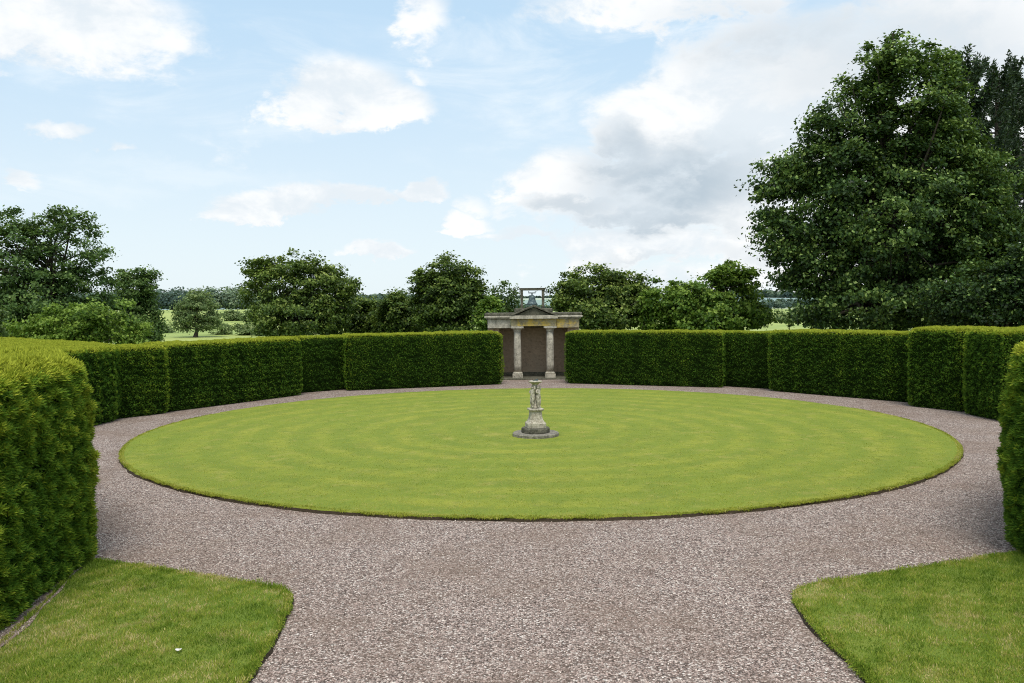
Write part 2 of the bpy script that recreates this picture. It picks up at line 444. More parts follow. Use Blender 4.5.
LC = (0.56, 21.27); LR = 9.45; LZ = 0.062
def lawn_slab(name, pts, z, top_mat, crown_h=0.0):
    """turf slab: top sheet with slightly uneven cut soil edge"""
    pts = np.array(pts); n = len(pts)
    c = pts.mean(0)
    ii = np.arange(n)
    jit = 0.010 * np.sin(ii * 1.7) + 0.012 * np.sin(ii * 0.63 + 2) + 0.014 * np.sin(ii * 0.21) + RNG.normal(0, .009, n)
    nr = unit(pts - c)
    P = pts + nr * jit[:, None]
    V = []; faces = []
    V += [(x, y, 0.002 - 0.01) for x, y in P + nr * 0.03]
    V += [(x, y, z - 0.018) for x, y in P + nr * 0.004]
    V += [(x, y, z) for x, y in P - nr * 0.015]
    mats = []
    for k in range(2):
        for i in range(n):
            j = (i + 1) % n
            faces.append((k * n + i, k * n + j, (k + 1) * n + j, (k + 1) * n + i)); mats.append(1 if k == 0 else 0)
    me = bpy.data.meshes.new(name)
    faces.append(tuple(range(2 * n, 3 * n))); mats.append(0)
    me.from_pydata([tuple(map(float, v)) for v in V], [], faces)
    me.materials.append(top_mat); me.materials.append(SOIL)
    me.polygons.foreach_set('material_index', mats); me.update()
    return tag(link(name, me), kind='structure')

aa = np.linspace(0, 2 * math.pi, 360, endpoint=False)
lawn_pts = np.stack([LC[0] + LR * np.cos(aa), LC[1] + LR * np.sin(aa)], 1)
lawn_slab('lawn', lawn_pts, LZ, LAWN)

def round_poly(p, it=2, keep=0.25):
    p = np.array(p, float)
    for _ in range(it):
        q = np.roll(p, -1, 0)
        p = np.stack([p * (1 - keep) + q * keep, p * keep + q * (1 - keep)], 1).reshape(-1, 2)
    return p

def resample(p, step):
    out = []
    n = len(p)
    for i in range(n):
        a, b = p[i], p[(i + 1) % n]; k = max(1, int(np.linalg.norm(b - a) / step))
        for t in range(k): out.append(a + (b - a) * t / k)
    return np.array(out)

GLp = [(-5.35, 10.15), (-4.7, 9.92), (-3.9, 9.58), (-3.1, 9.22), (-2.55, 8.98), (-2.36, 8.82), (-2.26, 8.55), (-2.18, 7.87), (-2.13, 6.74), (-2.1, 2.0), (-4.62, 2.0), (-4.55, 7.3), (-4.75, 8.5), (-5.0, 9.6)]
GRp = [(6.4, 10.1), (5.87, 9.93), (5.1, 9.63), (4.2, 9.3), (3.35, 8.98), (2.98, 8.80), (2.83, 8.55), (2.77, 8.2), (2.74, 7.74), (2.77, 6.64), (2.8, 2.0), (6.0, 2.0)]
GL = resample(round_poly(GLp, 1), 0.12); GR = resample(round_poly(GRp[::-1], 1), 0.12)
GLc = GL[::-1]
TZ = 0.055
lawn_slab('grass_verge', GLc, TZ, TURF)
lawn_slab('grass_verge', GR, TZ, TURF)

def poly_sign(p):
    q = np.roll(p, -1, 0); return np.sum(p[:, 0] * q[:, 1] - q[:, 0] * p[:, 1])

def in_poly(P, poly):
    x, y = P[:, 0], P[:, 1]; c = np.zeros(len(P), bool); n = len(poly)
    for i in range(n):
        x1, y1 = poly[i]; x2, y2 = poly[(i + 1) % n]
        cond = (y1 > y) != (y2 > y)
        with np.errstate(divide='ignore', invalid='ignore'):
            xi = (x2 - x1) * (y - y1) / (y2 - y1) + x1
        c ^= cond & (x < xi)
    return c

def grass_mesh(name, P, z, hmin, hmax, w, mat, tintf, label=None):
    n = len(P)
    h = RNG.uniform(hmin, hmax, n)
    a = RNG.uniform(0, 2 * math.pi, n); lean = RNG.uniform(0.2, 1.0, n)
    B = np.column_stack([P, np.full(n, z - 0.004)])
    D = unit(np.column_stack([np.cos(a) * lean, np.sin(a) * lean, np.ones(n)])) * h[:, None]
    h = h * (1 + 0.45 * wob(B, 4.5, 8) + 0.3 * wob(B, 12, 4)); D = unit(D) * h[:, None]
    a2 = RNG.uniform(0, 2 * math.pi, n)
    W = np.column_stack([np.cos(a2), np.sin(a2), np.zeros(n)])
    t = tintf(B)
    V, F, T = blades(B, D, W, np.full(n, w) * RNG.uniform(.7, 1.3, n), t, curve=np.array([0, 0, 0.1]) * h[:, None])
    return tag(link(name, np_mesh(name, V, F, T), mat), kind='stuff')

SP = [(-4.47, 5.5), (-4.41, 6.4), (-4.38, 6.9), (-4.50, 7.3), (-4.55, 7.9), (-4.70, 8.4), (-4.78, 8.9), (-4.92, 9.35), (-4.98, 9.75), (-5.3, 9.9), (-5.3, 5.5)]
def verge_pts(poly, dens):
    lo, hi = poly.min(0), poly.max(0)
    lo = np.maximum(lo, [-9, 5.6])
    n = int((hi - lo).prod() * dens)
    P = RNG.uniform(lo, hi, (n, 2)); P = P[in_poly(P, poly)]
    k = wob(np.column_stack([P, np.zeros(len(P))]), 1.3, 3)
    P3 = np.column_stack([P, np.zeros(len(P))])
    thin = in_poly(P + 0.09 * np.column_stack([wob(P3, 5, 1), wob(P3, 5, 2)]), SP) & (RNG.uniform(0, 1, len(P)) < .80)
    return P[(RNG.uniform(0, 1, len(P)) < 0.80 + 0.28 * k) & ~thin]

def turf_tint(B):
    return np.clip(0.50 + 0.34 * wob(B, 1.1, 5) + 0.34 * wob(B, 3.4, 1) + 0.26 * wob(B, 11, 2) + RNG.normal(0, 0.20, len(B)), 0, 1)
grass_mesh('grass', verge_pts(GL, 9000), TZ, 0.018, 0.048, 0.0026, GRASS_B, turf_tint)
grass_mesh('grass', verge_pts(GR, 9000), TZ, 0.018, 0.048, 0.0026, GRASS_B, turf_tint)
# straggling fringe along the cut edges
def fringe(poly, per, out, dens, z, name, mat):
    idx = RNG.integers(0, len(poly), dens); t = RNG.uniform(0, 1, dens)[:, None]
    p = poly[idx] * (1 - t) + poly[(idx + 1) % len(poly)] * t
    c = poly.mean(0); p = p + unit(p - c) * RNG.uniform(-0.10, out, dens)[:, None]
    keep = p[:, 1] > 5.5
    return grass_mesh(name, p[keep], z, 0.02, per, 0.0035, mat, turf_tint)
fringe(GL, 0.055, 0.03, 14000, TZ, 'grass', GRASS_B); fringe(GR, 0.055, 0.03, 14000, TZ, 'grass', GRASS_B)

# mown lawn blades (short), denser close to the camera
n = 260000
rr = LR * np.sqrt(RNG.uniform(0, 1, n)); a = RNG.uniform(0, 2 * math.pi, n)
P = np.column_stack([LC[0] + rr * np.cos(a), LC[1] + rr * np.sin(a)])
keep = RNG.uniform(0, 1, n) < np.clip(14.0 / P[:, 1], 0, 1) ** 2.0
def lawn_tint(B):
    d = np.hypot(B[:, 0] - 0.45, B[:, 1] - 20.3) + 0.12 * wob(B, .8, 2)
    ring = np.sin(d * 2 * math.pi / 0.92)
    return np.clip(0.55 - 0.055 * ring * (1 + wob(B, .5, 9)) + 0.20 * wob(B, .7, 5) + 0.22 * wob(B, 3.2, 7) + 0.12 * wob(B, 9, 3) + RNG.normal(0, 0.19, len(B)), 0, 1)
grass_mesh('grass', P[keep], LZ, 0.010, 0.024, 0.0035, LAWN_B, lawn_tint)
k = 26000
a = RNG.uniform(0, 2 * math.pi, k); rr = LR + RNG.uniform(-0.07, 0.015, k)
P = np.column_stack([LC[0] + rr * np.cos(a), LC[1] + rr * np.sin(a)])
grass_mesh('grass', P[P[:, 1] < 24], LZ, 0.010, 0.028, 0.004, LAWN_B, lawn_tint)

def overhang(P2, out, z, mat, lmin, lmax):
    n = len(P2); B = np.column_stack([P2, np.full(n, z)]); o3 = np.column_stack([out, np.zeros(n)])
    ln = RNG.uniform(lmin, lmax, n) * (1 + .5 * wob(B, 7, 3))
    D = unit(o3 * RNG.uniform(.5, 1.2, n)[:, None] + np.array([0, 0, -.75]) + RNG.normal(0, .4, (n, 3))) * ln[:, None]
    Wv = unit(np.cross(D, o3 + RNG.normal(0, .3, (n, 3))))
    V, F, T = blades(B, D, Wv, np.full(n, .004), np.clip(.42 + .2 * wob(B, 3, 2) + RNG.normal(0, .2, n), 0, 1), curve=o3 * .008)
    V[:, 2] = np.maximum(V[:, 2], .003)
    return tag(link('grass', np_mesh('grass', V, F, T), mat), kind='stuff')
a = RNG.uniform(math.pi * .93, math.pi * 2.07, 30000); o2 = np.column_stack([np.cos(a), np.sin(a)])
overhang(np.array(LC) + o2 * (LR - RNG.uniform(0, .03, len(a)))[:, None], o2, LZ, LAWN_B, .015, .055)
for poly in (GL, GR):
    k = 12000; idx = RNG.integers(0, len(poly), k); t = RNG.uniform(0, 1, k)[:, None]
    p = poly[idx] * (1 - t) + poly[(idx + 1) % len(poly)] * t; e_ = unit(poly[(idx + 1) % len(poly)] - poly[idx]); nn_ = np.column_stack([e_[:, 1], -e_[:, 0]])
    if poly_sign(poly) < 0: nn_ = -nn_
    kk = p[:, 1] > 5.5
    overhang((p - nn_ * RNG.uniform(0, .03, k)[:, None])[kk], nn_[kk], TZ, GRASS_B, .015, .055)

# loose stones on the gravel in the foreground
def stones(name, P, smin, smax):
    n = len(P)
    base = np.array([(1, 0, 0), (-1, 0, 0), (0, 1, 0), (0, -1, 0), (0, 0, 1), (0, 0, -1)], float)
    fc = np.array([(0, 2, 4), (2, 1, 4), (1, 3, 4), (3, 0, 4), (2, 0, 5), (1, 2, 5), (3, 1, 5), (0, 3, 5)])
    s = RNG.uniform(smin, smax, n) * RNG.uniform(.6, 1.0, n)
    V = base[None] * s[:, None, None] * RNG.uniform(.55, 1.2, (n, 6, 1)); V[:, :, 2] *= 0.6
    V += RNG.normal(0, 1, (n, 6, 3)) * (s * .22)[:, None, None]
    a = RNG.uniform(0, 6.28, n); ca, sa = np.cos(a)[:, None], np.sin(a)[:, None]
    x = V[:, :, 0] * ca - V[:, :, 1] * sa; y = V[:, :, 0] * sa + V[:, :, 1] * ca
    V[:, :, 0] = x + P[:, 0:1]; V[:, :, 1] = y + P[:, 1:2]; V[:, :, 2] += (s * 0.25)[:, None]
    F = (fc[None] + (np.arange(n) * 6)[:, None, None]).reshape(-1, 3)
    T = np.repeat(np.clip(RNG.beta(2.2, 2.0, n), 0, 1), 6)
    return tag(link(name, np_mesh(name, V.reshape(-1, 3), F, T), STONES), kind='stuff')
n = 90000
P = np.column_stack([RNG.uniform(-7, 8, n), 5.8 + 10 * RNG.uniform(0, 1, n) ** 1.5])
keep = ~in_poly(P, GL) & ~in_poly(P, GR) & (np.hypot(P[:, 0] - LC[0], P[:, 1] - LC[1]) > LR + .02) & (np.abs(P[:, 0]) < P[:, 1] * .62)
stones('gravel_stones', P[keep], 0.006, 0.0135)

# bare soil strip along the foot of the left hedge
me = bpy.data.meshes.new('bare_soil')
sp = SP
me.from_pydata([(x, y, TZ + 0.006) for x, y in sp], [], [tuple(range(len(sp)))])
m_, nt_, b_ = new_mat('bare_soil')
g_ = nt_.node('ShaderNodeNewGeometry').outputs['Position']
cc = nt_.mix(nt_.noise(g_, 30, 5, .7), (0.12, 0.085, 0.06), (0.42, 0.33, 0.26)); nt_.put(b_.inputs['Base Color'], cc); bump(nt_, b_, nt_.noise(g_, 60, 4), 1, .02)
tag(link('soil', me, m_), kind='structure')
P = RNG.uniform([-5.0, 5.6], [-4.3, 9.9], (9000, 2)); P = P[in_poly(P, SP)]
so_ = stones('soil_crumbs', P, 0.006, 0.015); so_.location.z = TZ + .004

# ------------------------------------------------------------------ hedges
def poly_area(p):
    q = np.roll(p, -1, 0); return 0.5 * np.sum(p[:, 0] * q[:, 1] - q[:, 0] * p[:, 1])

def miter(p):
    e = unit(np.roll(p, -1, 0) - p); nrm = np.column_stack([e[:, 1], -e[:, 0]])
    m = unit(nrm + np.roll(nrm, 1, 0)); cosv = np.sum(m * nrm, 1)
    return m / np.maximum(cosv, 0.5)[:, None]

def hedge(poly, h, label, dens=600, size=0.07, rnd=0.16, bulge=0.03, tint=0.0, seed=0, amp=0.04, hfun=None, side_keep=None):
    p = np.array(poly, float)
    if poly_area(p) < 0: p = p[::-1]
    L0 = np.linalg.norm(np.roll(p, -1, 0) - p, axis=1)
    cp = []
    for i in range(len(p)):      # small chamfer at each corner
        a, b, c = p[i - 1], p[i], p[(i + 1) % len(p)]
        r1 = min(.16, .3 * np.linalg.norm(a - b)); r2 = min(.16, .3 * np.linalg.norm(c - b))
        cp += [b + (a - b) / np.linalg.norm(a - b) * r1, b * .9 + .05 * (b + unit((a - b)[None])[0] * r1) + .05 * (b + unit((c - b)[None])[0] * r2), b + (c - b) / np.linalg.norm(c - b) * r2]
    p = np.array(cp)
    M = miter(p)
    def off(z):
        t = z / h
        o = bulge * np.sin(math.pi * np.clip(t, 0, 1) ** 0.8) - 0.06 * (1 - np.clip(z / 0.25, 0, 1)) ** 2
        q = np.clip((z - (h - rnd)) / rnd, 0, 1)
        return o - rnd * (1 - np.sqrt(np.maximum(1 - q * q, 0)))
    # dark inner body
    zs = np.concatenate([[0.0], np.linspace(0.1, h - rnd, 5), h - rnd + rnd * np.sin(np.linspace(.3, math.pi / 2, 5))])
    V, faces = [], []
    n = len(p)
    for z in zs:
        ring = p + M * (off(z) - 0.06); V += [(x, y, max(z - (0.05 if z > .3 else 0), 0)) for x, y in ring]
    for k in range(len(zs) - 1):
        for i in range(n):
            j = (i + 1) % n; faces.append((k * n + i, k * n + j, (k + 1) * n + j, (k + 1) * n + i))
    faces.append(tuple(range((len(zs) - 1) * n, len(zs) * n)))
    root = bpy.data.objects.new('yew_hedge', None); COL.objects.link(root)
    c = p.mean(0); root.location = (c[0], c[1], 0)
    tag(root, label, 'hedge', 'clipped yew hedges around the lawn')
    loc = Vector((-c[0], -c[1], 0))
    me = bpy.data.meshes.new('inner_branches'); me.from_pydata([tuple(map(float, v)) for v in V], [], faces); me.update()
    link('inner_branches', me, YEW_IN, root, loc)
    # sprigs on the sides
    q = np.roll(p, -1, 0); Lh = np.linalg.norm(q - p, axis=1)
    N = int(Lh.sum() * h * dens)
    i = RNG.choice(n, N, p=Lh / Lh.sum()); t = RNG.uniform(0, 1, N)[:, None]; z = RNG.uniform(0.02, h, N)
    M2 = np.roll(M, -1, 0)
    o = off(z)[:, None]
    A = p[i] + M[i] * o; B = q[i] + M2[i] * o
    xy = A * (1 - t) + B * t
    e = unit(q - p)[i]; nrm2 = np.column_stack([e[:, 1], -e[:, 0]])
    qz = np.clip((z - (h - rnd)) / rnd, 0, 1); tilt = np.arcsin(np.clip(qz, 0, 1))
    Nn = np.column_stack([nrm2 * np.cos(tilt)[:, None], np.sin(tilt)])
    P = np.column_stack([xy, z]); E3 = np.column_stack([e, np.zeros(N)])
    # top
    lo, hi = p.min(0), p.max(0); K = int((hi - lo).prod() * dens * 1.15)
    T2 = RNG.uniform(lo, hi, (K, 2)); T2 = T2[in_poly(T2, p + M * (-rnd * 0.8))]
    K = len(T2)
    P = np.concatenate([P, np.column_stack([T2, np.full(K, h)])]); Nn = np.concatenate([Nn, np.tile([0, 0, 1.0], (K, 1))])
    E3 = np.concatenate([E3, np.tile([1.0, 0, 0], (K, 1))]); z = np.concatenate([z, np.full(K, h)])
    big = wob(P, 0.9, seed); mid = wob(P, 3.1, seed + 4); sm = wob(P * [1, 1, 1.9], 7.5, seed + 9)
    P = P + Nn * (amp * (0.5 * big + 0.6 * mid + 0.9 * sm))[:, None]
    if hfun is not None: P[:, 2] += hfun(P) * np.clip(z / h, 0, 1)
    edge = np.concatenate([(Lh[i] < .2).astype(float), np.zeros(K)])
    # hollows: fewer sprigs, set back, and tinted darker to paint in their shade
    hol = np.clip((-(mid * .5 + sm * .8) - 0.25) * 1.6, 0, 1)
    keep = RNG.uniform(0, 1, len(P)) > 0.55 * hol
    P, Nn, E3, z, big, mid, sm, hol = [v[keep] for v in (P, Nn, E3, z, big, mid, sm, hol)]
    N = len(P)
    upn = Nn[:, 2]
    U = np.tile([0, 0, 1.0], (N, 1))
    side = RNG.normal(0, 1, N)[:, None]
    D = unit(Nn * (0.62 + 0.35 * upn)[:, None] + U * RNG.normal(0.30, 0.25, N)[:, None] + E3 * side * (0.60 - 0.1 * upn)[:, None] + RNG.normal(0, 0.20, (N, 3)))
    ln = size * RNG.uniform(0.6, 1.5, N) * (1 + 0.35 * upn)
    Wv = unit(np.cross(D, unit(Nn * 0.5 + U * .6 + RNG.normal(0, 0.5, (N, 3)))))
    P0 = P - D * ln[:, None] * 0.45
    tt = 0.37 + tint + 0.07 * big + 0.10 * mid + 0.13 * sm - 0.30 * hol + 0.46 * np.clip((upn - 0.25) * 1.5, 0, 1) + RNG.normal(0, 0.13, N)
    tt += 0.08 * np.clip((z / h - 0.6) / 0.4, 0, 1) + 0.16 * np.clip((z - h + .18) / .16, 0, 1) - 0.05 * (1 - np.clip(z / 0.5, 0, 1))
    tt += 0.16 * edge[keep]  # paler corner sprigs: edge highlights put into the foliage colour
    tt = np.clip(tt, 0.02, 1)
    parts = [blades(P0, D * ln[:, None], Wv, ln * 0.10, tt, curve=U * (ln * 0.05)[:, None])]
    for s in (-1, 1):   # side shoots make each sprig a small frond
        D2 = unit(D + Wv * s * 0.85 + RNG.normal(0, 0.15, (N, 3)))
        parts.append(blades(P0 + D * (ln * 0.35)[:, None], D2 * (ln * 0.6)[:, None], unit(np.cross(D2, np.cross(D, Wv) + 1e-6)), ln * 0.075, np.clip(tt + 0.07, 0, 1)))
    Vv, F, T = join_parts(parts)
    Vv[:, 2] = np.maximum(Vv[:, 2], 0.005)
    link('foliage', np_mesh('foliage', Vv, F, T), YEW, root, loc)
    return root

def back(a, b, th, shift=0.0):
    """box footprint: front edge a-b, thickness th away from the lawn"""
    a, b = np.array(a, float), np.array(b, float)
    e = (b - a) / np.linalg.norm(b - a); nn = np.array([-e[1], e[0]])
    if np.dot(nn, (a + b) / 2 - np.array(LC)) < 0: nn = -nn
    return [tuple(a + nn * shift), tuple(b + nn * shift), tuple(b + nn * th), tuple(a + nn * th)]

hedge([(-4.62, 2.5), (-4.75, 7.7), (-5.05, 10.05), (-6.3, 11.9), (-8.0, 13.6), (-9.7, 14.7), (-11.2, 13.2), (-9.3, 11.6), (-8.0, 9.6), (-7.4, 2.5)], 2.42,
      'tall near yew hedge at the left edge beside the bare soil strip', dens=4000, size=0.090, rnd=0.24, bulge=0.0, tint=0.15, seed=1, amp=0.075)  # raised tint paints in light where the sun leaves this face dark
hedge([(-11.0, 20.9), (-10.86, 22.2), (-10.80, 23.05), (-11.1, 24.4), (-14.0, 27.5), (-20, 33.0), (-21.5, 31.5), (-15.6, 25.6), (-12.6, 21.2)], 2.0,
      'yew hedge just beyond the side gap on the left, running away behind the near hedge', dens=1800, size=0.056, seed=2, tint=-0.03, rnd=.16)  # lower tint paints shade, setting it off from the pier behind
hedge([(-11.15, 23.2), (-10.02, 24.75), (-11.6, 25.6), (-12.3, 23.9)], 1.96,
      'short square yew hedge pier left of the long left curve', dens=1900, size=0.052, seed=3, tint=0.06)  # brighter tint stands in for light on the pier face
hedge(back((-10.12, 24.95), (-7.33, 29.65), 1.5), 1.98, 'long yew hedge left of the recess, with distant field above it', dens=1700, size=0.050, seed=4, tint=0.03)
hedge(back((-7.65, 29.4), (-5.3, 31.4), 1.8, 0.65), 1.97, 'narrow recessed yew hedge panel left of the stone temple', dens=1700, size=0.048, seed=5, tint=-0.09)  # darker tint paints the shade of the recess into the leaves
hedge(back((-6.02, 30.95), (-0.38, 33.0), 1.5), 2.02, 'long yew hedge touching the left side of the stone temple', dens=1700, size=0.048, seed=6, tint=0.03)
hedge(back((2.05, 33.15), (7.6, 30.8), 1.5), 2.02, 'long yew hedge touching the right side of the stone temple', dens=1700, size=0.048, seed=7, tint=0.01)
hedge(back((6.95, 31.2), (9.6, 28.85), 1.8, 0.65), 2.0, 'narrow recessed yew hedge panel right of the stone temple', dens=1700, size=0.048, seed=8, tint=-0.11)  # recess shade put into the foliage colour by a darker tint
hedge(back((8.90, 29.55), (12.02, 25.5), 1.5), 2.08, 'long yew hedge right of the recess, below the big sycamore', dens=1700, size=0.050, seed=9, tint=-0.01)
hedge([(11.52, 24.75), (12.30, 23.30), (14.0, 24.1), (13.4, 26.4), (12.5, 25.9)], 2.26, 'square taller yew hedge pier standing forward at the right of the path', dens=1900, size=0.052, seed=10, tint=0.01)
hedge([(12.15, 22.85), (12.25, 21.2), (16.0, 20.6), (17.0, 24.0), (14.2, 24.3)], 2.27, 'yew hedge just beyond the side gap on the right, partly behind the near right hedge', dens=1800, size=0.056, seed=11, tint=-0.04)
hedge([(6.0, 2.5), (5.95, 7.7), (5.97, 10.1), (7.0, 11.6), (8.9, 13.4), (10.6, 14.6), (12.0, 13.2), (10.0, 11.5), (9.0, 9.6), (8.6, 2.5)], 2.46,
      'tall near yew hedge at the right edge ending beside the grass verge', dens=3600, size=0.090, rnd=0.14, bulge=0.10, tint=0.08, seed=12, amp=0.06)

# ------------------------------------------------------------------ trees
def tube(pts, radii, sides=7):
    pts = np.array(pts, float); n = len(pts)
    T = unit(np.gradient(pts, axis=0))
    ref = np.array([0.3, 0.9, 0.2]); A = unit(np.cross(T, ref)); B = np.cross(T, A)
    a = np.arange(sides) * 2 * math.pi / sides
    V = (pts[:, None] + (A[:, None] * np.cos(a)[None, :, None] + B[:, None] * np.sin(a)[None, :, None]) * np.array(radii)[:, None, None]).reshape(-1, 3)
    F = []
    for k in range(n - 1):
        for i in range(sides):
            j = (i + 1) % sides; F.append((k * sides + i, k * sides + j, (k + 1) * sides + j, (k + 1) * sides + i))
    return V, np.array(F), np.zeros(len(V))

def bez(a, b, c, n):
    t = np.linspace(0, 1, n)[:, None]; return a * (1 - t) ** 2 + 2 * b * t * (1 - t) + c * t * t

def tree(name, loc, label, lobes, kind, clumps=260, leaves=110, leaf=0.13, cr=0.55, trunk_r=0.25, trunk_h=None, shell=0.55,
         limbs=26, group=None, tint=0.0, twigs=0, cat='tree', seed=0, droop=0.0, flat=0.55, bumpy=0.14):
    """lobes: (x, y, z, rx, ry, rz) ellipsoids relative to the trunk foot"""
    rng = np.random.default_rng(100 + seed)
    L = np.array(lobes, float)
    vol = (L[:, 3] * L[:, 4] * L[:, 5]) ** (2 / 3)
    k = rng.choice(len(L), clumps * 2, p=vol / vol.sum())
    d = unit(rng.normal(0, 1, (len(k), 3)))
    rr = rng.uniform(shell ** 2, 1, len(k)) ** 0.5
    rr = rr * (1 + bumpy * wob(d * 2 + k[:, None], 1.6, seed))
    C = L[k, :3] + d * L[k, 3:6] * rr[:, None]
    # drop clumps deep inside another lobe
    inside = np.zeros(len(C), bool)
    for l in L:
        q = (C - l[:3]) / l[3:6]; inside |= np.sum(q * q, 1) < 0.2
    zmin = (L[:, 2] - L[:, 5]).min()
    C = C[~inside][:clumps]; out = unit(C - L[:, :3].mean(0))
    root = empty(name, loc, label, cat, group)
    n = len(C) * leaves
    ci = np.repeat(np.arange(len(C)), leaves)
    rad = cr * rng.uniform(.6, 1.35, len(C))
    G = rng.normal(0, 1, (n, 3)) * 0.5
    G = G * np.array([1, 1, flat]); G = G * rad[ci][:, None]
    # flattened sprays: outer edge droops a little
    G[:, 2] -= droop * np.hypot(G[:, 0], G[:, 1])
    P = C[ci] + G
    up_ = np.tile([0, 0, 1.0], (n, 1))
    nrm = unit(0.55 * out[ci] + 0.5 * up_ + rng.normal(0, 0.55, (n, 3)))
    D = unit(np.cross(nrm, rng.normal(0, 1, (n, 3))))
    Wv = np.cross(nrm, D)
    ln = leaf * rng.uniform(.6, 1.4, n)
    ctint = rng.normal(0, 0.12, len(C))
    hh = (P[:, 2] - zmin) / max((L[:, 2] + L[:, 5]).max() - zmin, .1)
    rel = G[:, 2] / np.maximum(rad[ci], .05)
    t = np.clip(0.42 + tint + ctint[ci] + 0.13 * (hh - .5) + 0.36 * rel + rng.normal(0, 0.19, n), 0, 1)  # clump tops paler, undersides darker: lit tips and dark gaps painted in
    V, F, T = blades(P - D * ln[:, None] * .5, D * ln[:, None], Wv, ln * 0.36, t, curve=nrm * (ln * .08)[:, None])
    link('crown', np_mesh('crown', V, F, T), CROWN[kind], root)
    # trunk and limbs
    top = L[np.argmax(L[:, 2] + L[:, 5] * .4)]
    zt = trunk_h if trunk_h else (top[2] + 0.3 * top[5])
    n_ = 9
    tz = np.linspace(0, zt, n_); tx = np.linspace(0, top[0] * .6, n_) ** 1 + 0.12 * np.sin(tz * 1.3 + seed); ty = 0.12 * np.cos(tz * 1.1 + seed)
    tp = np.column_stack([tx, ty, tz]); tr = trunk_r * (1 - 0.93 * np.linspace(0, 1, n_) ** .8) ; tr[0] *= 1.35
    parts = [tube(tp, tr, 9)]
    pick = rng.permutation(len(C))[:limbs]
    for q in pick:
        c = C[q]; f = rng.uniform(.18, .85); f = min(f, max(.15, c[2] / zt * .8)); s = np.array([np.interp(f, np.linspace(0, 1, n_), tp[:, j]) for j in range(3)])
        mid = s + (c - s) * .5 + np.array([0, 0, .18 * np.linalg.norm(c - s)]) * rng.uniform(-.4, 1) + rng.normal(0, .12, 3) * np.linalg.norm(c - s) * .4
        r0_ = trunk_r * (1 - .75 * f) * rng.uniform(.3, .5)
        parts.append(tube(bez(s, mid, c, 6), np.linspace(r0_, r0_ * .15, 6), 5))
        for _ in range(2):
            o = C[rng.integers(len(C))]
            near_ = C[np.argsort(np.linalg.norm(C - mid, axis=1))[rng.integers(1, 8)]]
            parts.append(tube(bez(mid, (mid + near_) / 2 + rng.normal(0, .1, 3), near_, 4), np.linspace(r0_ * .45, r0_ * .08, 4), 4))
    for _ in range(twigs):   # bare twig ends sticking out of the crown
        q = rng.integers(len(C)); s = C[q]; e = s + out[q] * rng.uniform(.6, 1.3) * cr * 1.5 + rng.normal(0, .2, 3)
        parts.append(tube(bez(s, (s + e) / 2 + rng.normal(0, .1, 3), e, 4), np.linspace(.03, .006, 4), 4))
    V, F, T = join_parts(parts)
    link('trunk', np_mesh('trunk', V, F, smooth=True), BARK, root)
    return root

def dirx(px, d):       # sideways position at depth d for a bearing measured on the photograph
    return (px - 512 + 0.0) / FPX * d
def hz(px, py, d):     # height at depth d
    yh = 307 - (px - 512) * 0.0096
    return CAM_H + (yh - py) / FPX * d

def px_tree(name, px, d, label, outline, kind, depth=0.85, zg=None, **kw):
    """outline: lobes given by bearing (px), height (py), half-width and half-height as seen from the terrace, at depth d"""
    x0 = dirx(px, d); zg = float(terrain(np.array(x0), np.array(d))) if zg is None else zg
    s = d / FPX; rng = random.Random(kw.get('seed', 0)); lobes = []
    for (cx, cy, rx, ry) in outline:
        lobes.append((dirx(cx, d) - x0, rng.uniform(-.35, .35) * rx * s, hz(cx, cy, d) - zg, rx * s, rx * s * depth, ry * s))
    return tree(name, (x0, d, zg), label, lobes, kind, **kw)

# left group
px_tree('oak_tree', 50, 62, 'large loose-crowned oak at the far left, tallest of the left trees',
        [(20, 262, 40, 42), (62, 248, 38, 42), (92, 285, 24, 36), (45, 300, 48, 34), (-15, 280, 40, 55), (60, 222, 22, 15), (15, 228, 24, 18), (95, 255, 14, 16), (60, 320, 60, 22), (10, 320, 40, 22)], 'oak',
        clumps=560, leaves=85, leaf=0.20, cr=0.62, trunk_r=.42, limbs=60, seed=1, twigs=25, bumpy=.2, shell=.35, group='trees beyond the hedges')
px_tree('maple_tree', 75, 46, 'light green low broad tree in front of the oak, just over the left hedge',
        [(68, 322, 34, 20), (40, 328, 20, 12), (98, 312, 16, 12), (124, 318, 10, 22), (130, 335, 18, 14), (50, 335, 40, 14), (90, 332, 24, 14), (10, 335, 20, 12)], 'fresh', clumps=230, leaves=80, leaf=0.17, cr=0.42, trunk_r=.12, limbs=20, seed=2, group='trees beyond the hedges', tint=.33)
px_tree('ash_tree', 140, 75, 'mid green upright tree to the right of the oak',
        [(136, 290, 19, 22), (143, 310, 14, 24), (128, 315, 18, 26), (125, 278, 9, 9), (148, 280, 10, 10), (140, 332, 24, 18), (150, 330, 11, 16)], 'oak', clumps=260, leaves=80, leaf=0.22, cr=0.6, trunk_r=.25, seed=3, tint=.12, group='trees beyond the hedges', limbs=30)
px_tree('shrub', 2, 40, 'yellow-green shrub top at the far left edge above the hedge', [(0, 320, 12, 18), (-14, 325, 16, 16)], 'pale', clumps=40, leaves=80, leaf=.13, cr=.3, trunk_r=.06, limbs=8, seed=4, cat='shrub')
px_tree('field_oak', 196, 190, 'lone round oak standing out in the pale field', [(197, 312, 23, 18), (197, 300, 15, 10), (183, 324, 12, 9), (211, 322, 12, 10)], 'far', clumps=170, leaves=70, leaf=0.42, cr=1.2, trunk_r=.45, limbs=26, seed=5, shell=.45, tint=.1)
